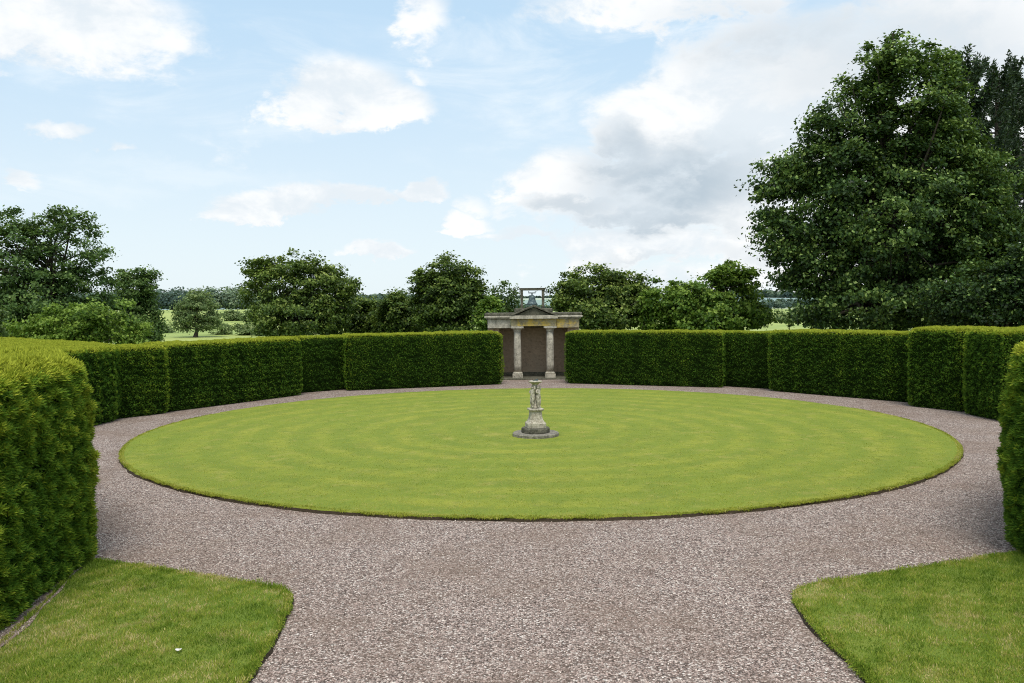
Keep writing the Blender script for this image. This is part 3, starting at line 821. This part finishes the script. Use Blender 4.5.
for i, (px, py, rx, ry, d, lb) in enumerate([
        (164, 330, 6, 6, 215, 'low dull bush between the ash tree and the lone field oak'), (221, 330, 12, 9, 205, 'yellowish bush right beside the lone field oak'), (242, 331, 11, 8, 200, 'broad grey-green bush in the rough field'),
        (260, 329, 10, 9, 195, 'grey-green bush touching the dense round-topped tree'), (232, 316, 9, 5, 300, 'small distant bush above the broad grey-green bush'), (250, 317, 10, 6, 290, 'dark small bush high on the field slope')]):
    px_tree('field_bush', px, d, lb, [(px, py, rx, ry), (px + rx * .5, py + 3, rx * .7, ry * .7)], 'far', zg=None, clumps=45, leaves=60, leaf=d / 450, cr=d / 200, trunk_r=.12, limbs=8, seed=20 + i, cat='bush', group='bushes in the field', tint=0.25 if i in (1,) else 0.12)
# hedge-side round trees
px_tree('dome_tree', 300, 48, 'broad round-topped dense tree above the left hedge',
        [(286, 288, 46, 37), (312, 290, 38, 32), (330, 300, 26, 26), (345, 288, 16, 11), (300, 318, 46, 22), (262, 272, 18, 14), (285, 325, 26, 16), (330, 322, 24, 18)], 'dark', clumps=460, leaves=95, leaf=0.15, cr=0.42, trunk_r=.22, limbs=40, seed=6, twigs=15, shell=.35, bumpy=.06, group='trees beyond the hedges', tint=.08)
px_tree('low_tree', 366, 52, 'low dark tree filling the dip beside the broad round-topped tree', [(360, 315, 22, 18), (380, 322, 14, 16), (350, 325, 18, 14)], 'dark', clumps=150, leaves=80, leaf=0.16, cr=0.42, trunk_r=.12, seed=7, tint=.06, group='trees beyond the hedges')
px_tree('low_tree', 402, 50, 'low dark tree tucked against the narrow dome-shaped tree', [(398, 310, 17, 18), (388, 324, 16, 16), (412, 320, 14, 18)], 'dark', clumps=150, leaves=80, leaf=0.16, cr=0.4, trunk_r=.12, seed=8, tint=-.02, group='trees beyond the hedges')
px_tree('dome_tree', 449, 47, 'narrow dome-shaped dark tree left of the temple',
        [(449, 292, 38, 37), (449, 300, 36, 34), (430, 304, 20, 26), (470, 306, 20, 26), (450, 318, 34, 18)], 'dark', clumps=400, leaves=95, leaf=0.15, cr=0.40, trunk_r=.2, limbs=34, seed=19, shell=.3, bumpy=.06, group='trees beyond the hedges')
px_tree('thin_tree', 500, 80, 'pale thin-crowned distant tree just left of the bell frame', [(503, 295, 13, 15), (494, 308, 10, 12), (512, 306, 9, 12)], 'pale', clumps=60, leaves=45, leaf=0.24, cr=0.6, trunk_r=.16, limbs=30, seed=10, twigs=20, tint=-.15)
px_tree('young_tree', 492, 44, 'yellow-green young tree behind the left end of the temple', [(490, 310, 10, 14), (484, 322, 9, 12)], 'fresh', clumps=45, leaves=70, leaf=0.14, cr=0.3, trunk_r=.08, limbs=10, seed=11, tint=.12)
px_tree('dome_tree', 602, 46, 'wide domed tree right of the temple',
        [(596, 296, 46, 30), (618, 298, 38, 26), (575, 298, 24, 20), (640, 300, 18, 18), (610, 315, 40, 18), (575, 318, 16, 12)], 'dark', clumps=400, leaves=95, leaf=0.15, cr=0.42, trunk_r=.2, limbs=36, seed=12, shell=.35, bumpy=.06, tint=.10, group='trees beyond the hedges')
px_tree('walnut_tree', 700, 44, 'bright green uneven tree between the domed tree and the big sycamore',
        [(690, 305, 36, 22), (735, 300, 28, 28), (725, 278, 18, 10), (742, 272, 14, 7), (660, 300, 22, 20), (730, 265, 7, 6), (752, 315, 16, 14), (712, 318, 48, 18), (665, 320, 22, 16)], 'fresh', clumps=400, leaves=85, leaf=0.17, cr=0.40, trunk_r=.2, limbs=36, seed=13, tint=.16, twigs=12, bumpy=.25, group='trees beyond the hedges')
for i, (px, py, rx, ry, d, lb) in enumerate([(790, 316, 15, 9, 170, 'hazy green bush seen just right of the bright green tree'), (815, 320, 12, 8, 190, 'hazy low bush seen under the left branches of the sycamore'), (900, 318, 22, 9, 120, 'pale bush seen through the gap under the sycamore')]):
    px_tree('field_bush', px, d, lb, [(px, py, rx, ry), (px + rx * .6, py + 2, rx * .6, ry * .7)], 'far', clumps=50, leaves=60, leaf=d / 450, cr=d / 220, trunk_r=.12, limbs=8, seed=40 + i, cat='bush', group='bushes in the field')
# the big sycamore
px_tree('sycamore_tree', 880, 40, 'huge dark green sycamore towering over the right hedge',
        [(895, 90, 48, 48), (900, 58, 15, 24), (898, 40, 7, 12), (862, 82, 10, 14), (815, 125, 12, 10), (800, 108, 3, 3), (768, 172, 12, 9), (862, 105, 32, 32), (930, 102, 28, 36), (952, 138, 26, 34), (968, 175, 26, 34), (870, 165, 78, 55), (925, 165, 50, 55), (835, 145, 40, 40), (815, 205, 52, 42), (890, 220, 92, 55),
         (960, 220, 62, 60), (820, 262, 50, 40), (880, 282, 72, 34), (790, 240, 34, 30), (945, 285, 62, 38), (975, 215, 34, 46), (790, 170, 22, 22), (772, 190, 20, 12), (765, 225, 16, 14), (1010, 250, 40, 46), (936, 66, 14, 10), (870, 308, 80, 24), (935, 310, 60, 24)], 'syc',
        clumps=1500, leaves=120, leaf=0.165, cr=0.58, trunk_r=.55, limbs=120, seed=14, twigs=90, bumpy=.34, shell=.3, droop=.12, depth=.8, tint=.11)
px_tree('shade_tree', 1000, 34, 'low dark spreading tree under the right side of the sycamore',
        [(1000, 285, 50, 30), (1030, 268, 40, 32), (960, 300, 34, 20), (1045, 300, 50, 30), (1000, 315, 60, 22)], 'syc', clumps=400, leaves=90, leaf=0.13, cr=.4, trunk_r=.2, limbs=40, seed=15, droop=.15, tint=-.1)

# conifer with upturned branch tips behind the sycamore
def conifer(px, d, label, seed, pyt=74):
    x0 = dirx(px, d); rng = np.random.default_rng(seed); root = empty('conifer_tree', (x0, d, 0), label, 'tree')
    H = hz(px, pyt, d)
    parts = [tube([(0, 0, 0), (0.1, 0, H * .5), (0, .1, H * .98)], [.35, .22, .03], 8)]; lp = []
    nb = 78
    for i in range(nb):
        z = H * (0.18 + .82 * (i / nb) ** .9); t = 1 - (z / H) + .05
        a = rng.uniform(0, 6.28); ln = (0.5 + 5.2 * t ** .7) * rng.uniform(.7, 1.15)
        s = np.array([0, 0, z - .2]); dr = np.array([math.cos(a), math.sin(a), 0])
        e = s + dr * ln * .9 + np.array([0, 0, ln * .72 + .4]); mid = s + dr * ln * .6 + np.array([0, 0, -.02 * ln])
        pts = bez(s, mid, e, 7); parts.append(tube(pts, np.linspace(.06, .01, 7), 4))
        m = int(420 * (ln / 4 + .25)); tt = rng.uniform(.15, 1, m)
        B = bez(s, mid, e, 40)[(tt * 39).astype(int)] + rng.normal(0, .085, (m, 3))
        D = unit(dr[None] * .7 + np.array([0, 0, .35])[None] + rng.normal(0, .7, (m, 3))) * rng.uniform(.15, .34, m)[:, None]
        Wv = unit(np.cross(D, rng.normal(0, 1, (m, 3))))
        lp.append(blades(B, D, Wv, np.full(m, .045), np.clip(rng.normal(.5, .2, m), 0, 1)))
    V, F, T = join_parts(lp); link('crown', np_mesh('crown', V, F, T), CROWN['conifer'], root)
    V, F, T = join_parts(parts); link('trunk', np_mesh('trunk', V, F, smooth=True), BARK, root)
conifer(964, 50, 'dark spiky conifer rising just behind the right shoulder of the sycamore', 3, 66)
conifer(994, 53, 'dark spiky conifer between two others at the right, behind the sycamore', 4, 76)
conifer(1024, 56, 'dark spiky conifer cut by the right edge of the view', 5)

# far woodland along the skyline: one mass
def woodland(name, spans, kind, seed, label=None):
    rng = np.random.default_rng(seed); parts = []
    for (px0, px1, d, base_py, top_py, t0) in spans:
        s = d / FPX; n = int((px1 - px0) * 1.1)
        for _ in range(n):
            px = rng.uniform(px0, px1); dd_ = d * rng.uniform(.97, 1.08)
            x = dirx(px, dd_); zb = float(terrain(np.array(x), np.array(dd_)))
            ht = (base_py - top_py) * s * rng.uniform(.6, 1.08); r_ = ht * rng.uniform(.32, .5)
            m = 130; dv_ = unit(rng.normal(0, 1, (m, 3)))
            P = np.array([x, dd_, zb + ht * .55]) + dv_ * np.array([r_, r_, ht * .48]) * rng.uniform(.6, 1, (m, 1))
            nr = unit(dv_ + np.array([0, 0, .4]) + rng.normal(0, .4, (m, 3))); D = unit(np.cross(nr, rng.normal(0, 1, (m, 3)))); Wv = np.cross(nr, D)
            ln = np.full(m, s * 2.6) * rng.uniform(.6, 1.3, m)
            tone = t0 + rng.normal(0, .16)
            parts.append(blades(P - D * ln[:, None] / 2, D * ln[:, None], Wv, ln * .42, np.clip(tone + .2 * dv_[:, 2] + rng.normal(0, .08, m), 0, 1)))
    V, F, T = join_parts(parts)
    return tag(link(name, np_mesh(name, V, F, T), CROWN[kind]), kind='stuff')
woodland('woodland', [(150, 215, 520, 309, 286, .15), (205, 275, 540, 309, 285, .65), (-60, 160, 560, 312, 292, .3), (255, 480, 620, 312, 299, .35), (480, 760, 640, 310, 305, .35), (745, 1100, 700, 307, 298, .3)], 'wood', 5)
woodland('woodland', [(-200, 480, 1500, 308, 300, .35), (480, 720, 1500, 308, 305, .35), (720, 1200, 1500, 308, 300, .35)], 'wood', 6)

# ------------------------------------------------------------------ stone temple
STONE = stone_mat('weathered_stone', (0.50, 0.46, 0.37), (0.27, 0.25, 0.20), (0.66, 0.62, 0.52), moss=0.4, scale=5)
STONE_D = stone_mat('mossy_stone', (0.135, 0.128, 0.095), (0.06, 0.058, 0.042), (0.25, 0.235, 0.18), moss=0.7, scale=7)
LICHEN = stone_mat('lichened_stone', (0.40, 0.34, 0.20), (0.22, 0.19, 0.13), (0.50, 0.44, 0.30), lichen=(0.60, 0.43, 0.09), moss=0.3, scale=5)
m_, nt_, b_ = new_mat('red_stucco'); STUCCO = m_
g_ = nt_.node('ShaderNodeNewGeometry').outputs['Position']
bk = nt_.node('ShaderNodeTexBrick'); mp = nt_.node('ShaderNodeMapping'); mp.inputs['Rotation'].default_value = (R(90), 0, 0)
nt_.l.new(g_, mp.inputs[0]); nt_.l.new(mp.outputs[0], bk.inputs[0]); bk.inputs['Scale'].default_value = 4.4
bk.inputs['Color1'].default_value = (0.50, 0.37, 0.255, 1); bk.inputs['Color2'].default_value = (0.40, 0.295, 0.205, 1); bk.inputs['Mortar'].default_value = (0.33, 0.26, 0.20, 1); bk.inputs['Mortar Size'].default_value = .012
c_ = nt_.mix(nt_.smooth(nt_.noise(g_, 2.5, 5, .7), .4, .65, 0, .6), bk.outputs[0], (0.40, 0.32, 0.23))
c_ = nt_.mix(nt_.smooth(nt_.noise(g_, 9, 5, .7), .5, .7, 0, .5), c_, (0.09, 0.07, 0.055))
nt_.put(b_.inputs['Base Color'], c_)

TX, TY = 0.90, 35.35
temple = empty('garden_temple', (TX, TY, 0), 'small weathered stone temple with two columns at the far end of the lawn', 'temple')
def tb(name, boxes, mat, bevel=0.012, parent=None):
    bm = bmesh.new()
    for b in boxes: add_box(bm, *b)
    return bm_obj(name, bm, mat, parent or temple, bevel=bevel)
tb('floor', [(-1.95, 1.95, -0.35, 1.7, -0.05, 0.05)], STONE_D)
tb('back_wall', [(-1.9, 1.9, 1.30, 1.6, 0.05, 2.12)], STUCCO)
tb('side_wall', [(-1.9, -1.42, 0.12, 1.297, 0.05, 2.12)], STUCCO)
tb('side_wall', [(1.42, 1.9, 0.12, 1.297, 0.05, 2.12)], STUCCO)
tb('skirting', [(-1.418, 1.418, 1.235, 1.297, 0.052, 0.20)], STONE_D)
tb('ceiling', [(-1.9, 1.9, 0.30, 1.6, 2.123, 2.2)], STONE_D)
for s, pxc in ((-1, 517.7), (1, 550.3)):
    cx = (pxc - 534) / FPX * TY
    root_c = None
    bm = bmesh.new(); add_lathe(bm, [(.150, .31), (.158, .6), (.157, 1.0), (.150, 1.5), (.140, 1.97)], cx, 0, 24)
    shaft = bm_obj('column', bm, STONE, temple, smooth=True)
    bm = bmesh.new(); add_box(bm, cx - .215, cx + .215, -.215, .215, .05, .22)
    add_lathe(bm, [(.200, .222), (.212, .245), (.200, .27), (.172, .285), (.165, .312)], cx, 0, 24)
    b = bm_obj('plinth', bm, STONE, shaft, bevel=.012)
    bm = bmesh.new(); add_lathe(bm, [(.142, 1.972), (.165, 1.985), (.165, 2.005), (.15, 2.012), (.16, 2.05), (.225, 2.115)], cx, 0, 24)
    add_box(bm, cx - .262, cx + .262, -.262, .262, 2.117, 2.20)
    bm_obj('capital', bm, STONE, shaft, bevel=.01)
# entablature: side blocks, centre block brought forward
tb('architrave', [(-1.90, -0.94, -0.16, 0.28, 2.125, 2.50), ], STONE, .02)
tb('architrave', [(0.94, 1.88, -0.16, 0.28, 2.125, 2.50)], LICHEN, .02)
tb('frieze', [(-0.935, 0.935, -0.24, 0.28, 2.203, 2.50)], LICHEN, .015)
tb('cornice', [(-1.97, 1.95, -0.24, 0.36, 2.503, 2.56), (-2.03, 2.01, -0.31, 0.40, 2.562, 2.64), (-0.99, 0.99, -0.40, -0.312, 2.505, 2.645)], STONE, .015)
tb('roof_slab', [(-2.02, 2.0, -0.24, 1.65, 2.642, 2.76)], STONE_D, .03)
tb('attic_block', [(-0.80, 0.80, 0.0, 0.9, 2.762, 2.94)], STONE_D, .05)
bm = bmesh.new()
def prism(bm, pts, y0, y1):
    a = [bm.verts.new((x, y0, z)) for x, z in pts]; b = [bm.verts.new((x, y1, z)) for x, z in pts]; n = len(pts)
    bm.faces.new(a); bm.faces.new(b)
    for i in range(n): bm.faces.new((a[i], a[(i + 1) % n], b[(i + 1) % n], b[i]))
prism(bm, [(-.72, 2.648), (.72, 2.648), (0, 2.98)], -.30, -.06)
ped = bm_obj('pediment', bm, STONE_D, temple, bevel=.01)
bm = bmesh.new()
for s in (-1, 1):
    prism(bm, [(s * 1.0, 2.65), (s * .86, 2.65), (0, 3.0), (0, 3.085)][::s], -.42 + (0.002 if s > 0 else 0), .1)
bm_obj('raking_cornice', bm, STONE_D, temple, bevel=.012)
# bell frame
tb('bell_frame', [(-.53, -.42, .30, .43, 2.942, 3.68), (.36, .47, .30, .43, 2.942, 3.68), (-.57, .51, .27, .46, 3.682, 3.755), (-.60, .54, .25, .48, 3.757, 3.785)], STONE_D, .012)
m_, nt_, b_ = new_mat('aged_bronze'); BRONZE = m_
g_ = nt_.node('ShaderNodeNewGeometry').outputs['Position']
nt_.put(b_.inputs['Base Color'], nt_.mix(nt_.smooth(nt_.noise(g_, 14, 4), .4, .6), (0.06, 0.09, 0.10), (0.13, 0.17, 0.17)))
b_.inputs['Metallic'].default_value = .35; b_.inputs['Roughness'].default_value = .55
bell = empty('bell', (TX - .045, TY + .365, 2.96), 'small weathered bell hanging in the stone frame on the temple roof', 'bell')
bm = bmesh.new()
add_lathe(bm, [(.232, .12), (.235, .15), (.19, .21), (.155, .29), (.135, .39), (.122, .47), (.085, .52), (.02, .535)], 0, 0, 24)
bb = bm_obj('bell_body', bm, BRONZE, bell, smooth=True)
bm = bmesh.new(); add_lathe(bm, [(.018, .04), (.035, .06), (.035, .09), (.012, .118)], 0, 0, 10); bm_obj('clapper', bm, BRONZE, bell, smooth=True)
bm = bmesh.new(); add_box(bm, -.15, .15, -.03, .03, .60, .64); add_box(bm, -.03, .03, -.02, .02, .537, .598); add_box(bm, -.15, -.12, -.02, .02, .641, .70); add_box(bm, .12, .15, -.02, .02, .641, .70)
bm_obj('headstock', bm, BRONZE, bell, bevel=.005)

# ------------------------------------------------------------------ sundial in the lawn
SUN_ST = stone_mat('pale_sundial_stone', (0.50, 0.46, 0.36), (0.27, 0.24, 0.18), (0.74, 0.70, 0.60), moss=0.55, scale=11)
BASE_ST = stone_mat('grey_step_stone', (0.27, 0.25, 0.20), (0.13, 0.12, 0.095), (0.44, 0.41, 0.35), moss=0.6, scale=9)
SX, SY = 0.52, 19.4
dial = empty('sundial', (SX, SY, LZ), 'pale stone sundial carried by carved figures on stepped round base in the lawn', 'sundial')
bm = bmesh.new(); add_lathe(bm, [(.53, -.03), (.53, .055), (.51, .075)], 0, 0, 48, .006, 1); bm_obj('base_step', bm, BASE_ST, dial)
bm = bmesh.new(); add_lathe(bm, [(.315, .076), (.325, .09), (.325, .165), (.31, .185)], 0, 0, 40, .004, 2); bm_obj('base_step', bm, STONE_D, dial)
bm = bmesh.new()
def sq(prof, rot=R(0)):
    n = 8; rings = []
    for r, z in prof:     # square with clipped corners
        c = r * .22; pts = [(r, -r + c), (r, r - c), (r - c, r), (-r + c, r), (-r, r - c), (-r, -r + c), (-r + c, -r), (r - c, -r)]
        rings.append([bm.verts.new((x * math.cos(rot) - y * math.sin(rot), x * math.sin(rot) + y * math.cos(rot), z)) for x, y in pts])
    for a, b in zip(rings, rings[1:]):
        for i in range(n): bm.faces.new((a[i], a[(i + 1) % n], b[(i + 1) % n], b[i]))
    bm.faces.new(rings[0]); bm.faces.new(rings[-1])
sq([(.212, .187), (.212, .29), (.20, .305), (.175, .33), (.150, .375), (.135, .44), (.128, .52), (.125, .565), (.165, .585), (.17, .615), (.155, .625)], R(12))
bm_obj('pedestal', bm, SUN_ST, dial, bevel=.006)

def figure(ang, parent):
    """one small carved figure standing with its back to the post, arms raised to the dial"""
    bm = bmesh.new(); sk = bm.verts.layers.skin.verify()
    J = {'pelvis': ((0, .068, .27), .040), 'waist': ((0, .070, .325), .034), 'chest': ((0, .068, .39), .042), 'neck': ((0, .064, .44), .018),
         'head': ((0, .068, .475), .034), 'crown': ((0, .066, .505), .024),
         'hipL': ((-.028, .072, .25), .034), 'kneeL': ((-.026, .092, .15), .024), 'ankL': ((-.024, .080, .05), .016), 'toeL': ((-.026, .110, .028), .014),
         'hipR': ((.028, .072, .25), .034), 'kneeR': ((.028, .084, .15), .024), 'ankR': ((.024, .078, .05), .016), 'toeR': ((.026, .108, .028), .014),
         'shL': ((-.045, .064, .415), .021), 'elL': ((-.078, .075, .455), .016), 'haL': ((-.048, .055, .525), .012),
         'shR': ((.045, .064, .415), .021), 'elR': ((.076, .080, .37), .016), 'haR': ((.030, .108, .345), .013)}
    E = [('pelvis', 'waist'), ('waist', 'chest'), ('chest', 'neck'), ('neck', 'head'), ('head', 'crown'), ('pelvis', 'hipL'), ('hipL', 'kneeL'), ('kneeL', 'ankL'), ('ankL', 'toeL'),
         ('pelvis', 'hipR'), ('hipR', 'kneeR'), ('kneeR', 'ankR'), ('ankR', 'toeR'), ('chest', 'shL'), ('shL', 'elL'), ('elL', 'haL'), ('chest', 'shR'), ('shR', 'elR'), ('elR', 'haR')]
    v = {}
    for k, (p, r_) in J.items():
        x, y, z = p; x *= 1.1; y = y * 1.05 + .010; r_ *= 1.32; c, s = math.cos(ang), math.sin(ang)
        v[k] = bm.verts.new((x * c - y * s, x * s + y * c, .625 + z)); v[k][sk].radius = (r_, r_); v[k][sk].use_root = (k == 'pelvis')
    for a, b in E: bm.edges.new((v[a], v[b]))
    me = bpy.data.meshes.new('figure'); bm.to_mesh(me); bm.free()
    o = link('figure', me, SUN_ST, parent)
    o.modifiers.new('skin', 'SKIN').use_smooth_shade = True
    ss = o.modifiers.new('sub', 'SUBSURF'); ss.levels = 2; ss.render_levels = 2
    return o
for a in (R(180 + 52), R(180 - 50), R(2)): figure(a, dial)
bm = bmesh.new(); add_lathe(bm, [(.075, .626), (.085, .64), (.05, .68), (.03, .85), (.028, 1.02), (.032, 1.10), (.060, 1.155)], 0, 0, 16, .004, 5); bm_obj('post', bm, SUN_ST, dial, smooth=True)
bm = bmesh.new(); add_lathe(bm, [(.065, 1.158), (.09, 1.19), (.148, 1.222), (.158, 1.235), (.150, 1.252)], 0, 0, 28, .002, 6); dp = bm_obj('dial_plate', bm, SUN_ST, dial, bevel=.004)
bm = bmesh.new(); prism(bm, [(-.07, 1.254), (.07, 1.254), (.06, 1.30)], -.005, .005); bm_obj('gnomon', bm, BRONZE, dp)

# fallen pale scraps on the verge
m_, nt_, b_ = new_mat('pale_petal'); b_.inputs['Base Color'].default_value = (0.75, 0.73, 0.68, 1)
for (x, y, z, lb, s) in [(-2.90, 7.24, TZ + .02, 'small white fallen petal lying on the left grass verge', .022), (2.92, 8.0, .02, 'small white fallen petal at the edge of the right grass verge', .018)]:
    bm = bmesh.new(); bmesh.ops.create_icosphere(bm, subdivisions=2, radius=s)
    for v in bm.verts: v.co.z *= .35; v.co.x *= 1.3; v.co.z += .25 * v.co.x ** 2 / s
    o = bm_obj('petal', bm, m_, smooth=True); o.location = (x, y, z); tag(o, lb, 'petal', 'fallen white petals')
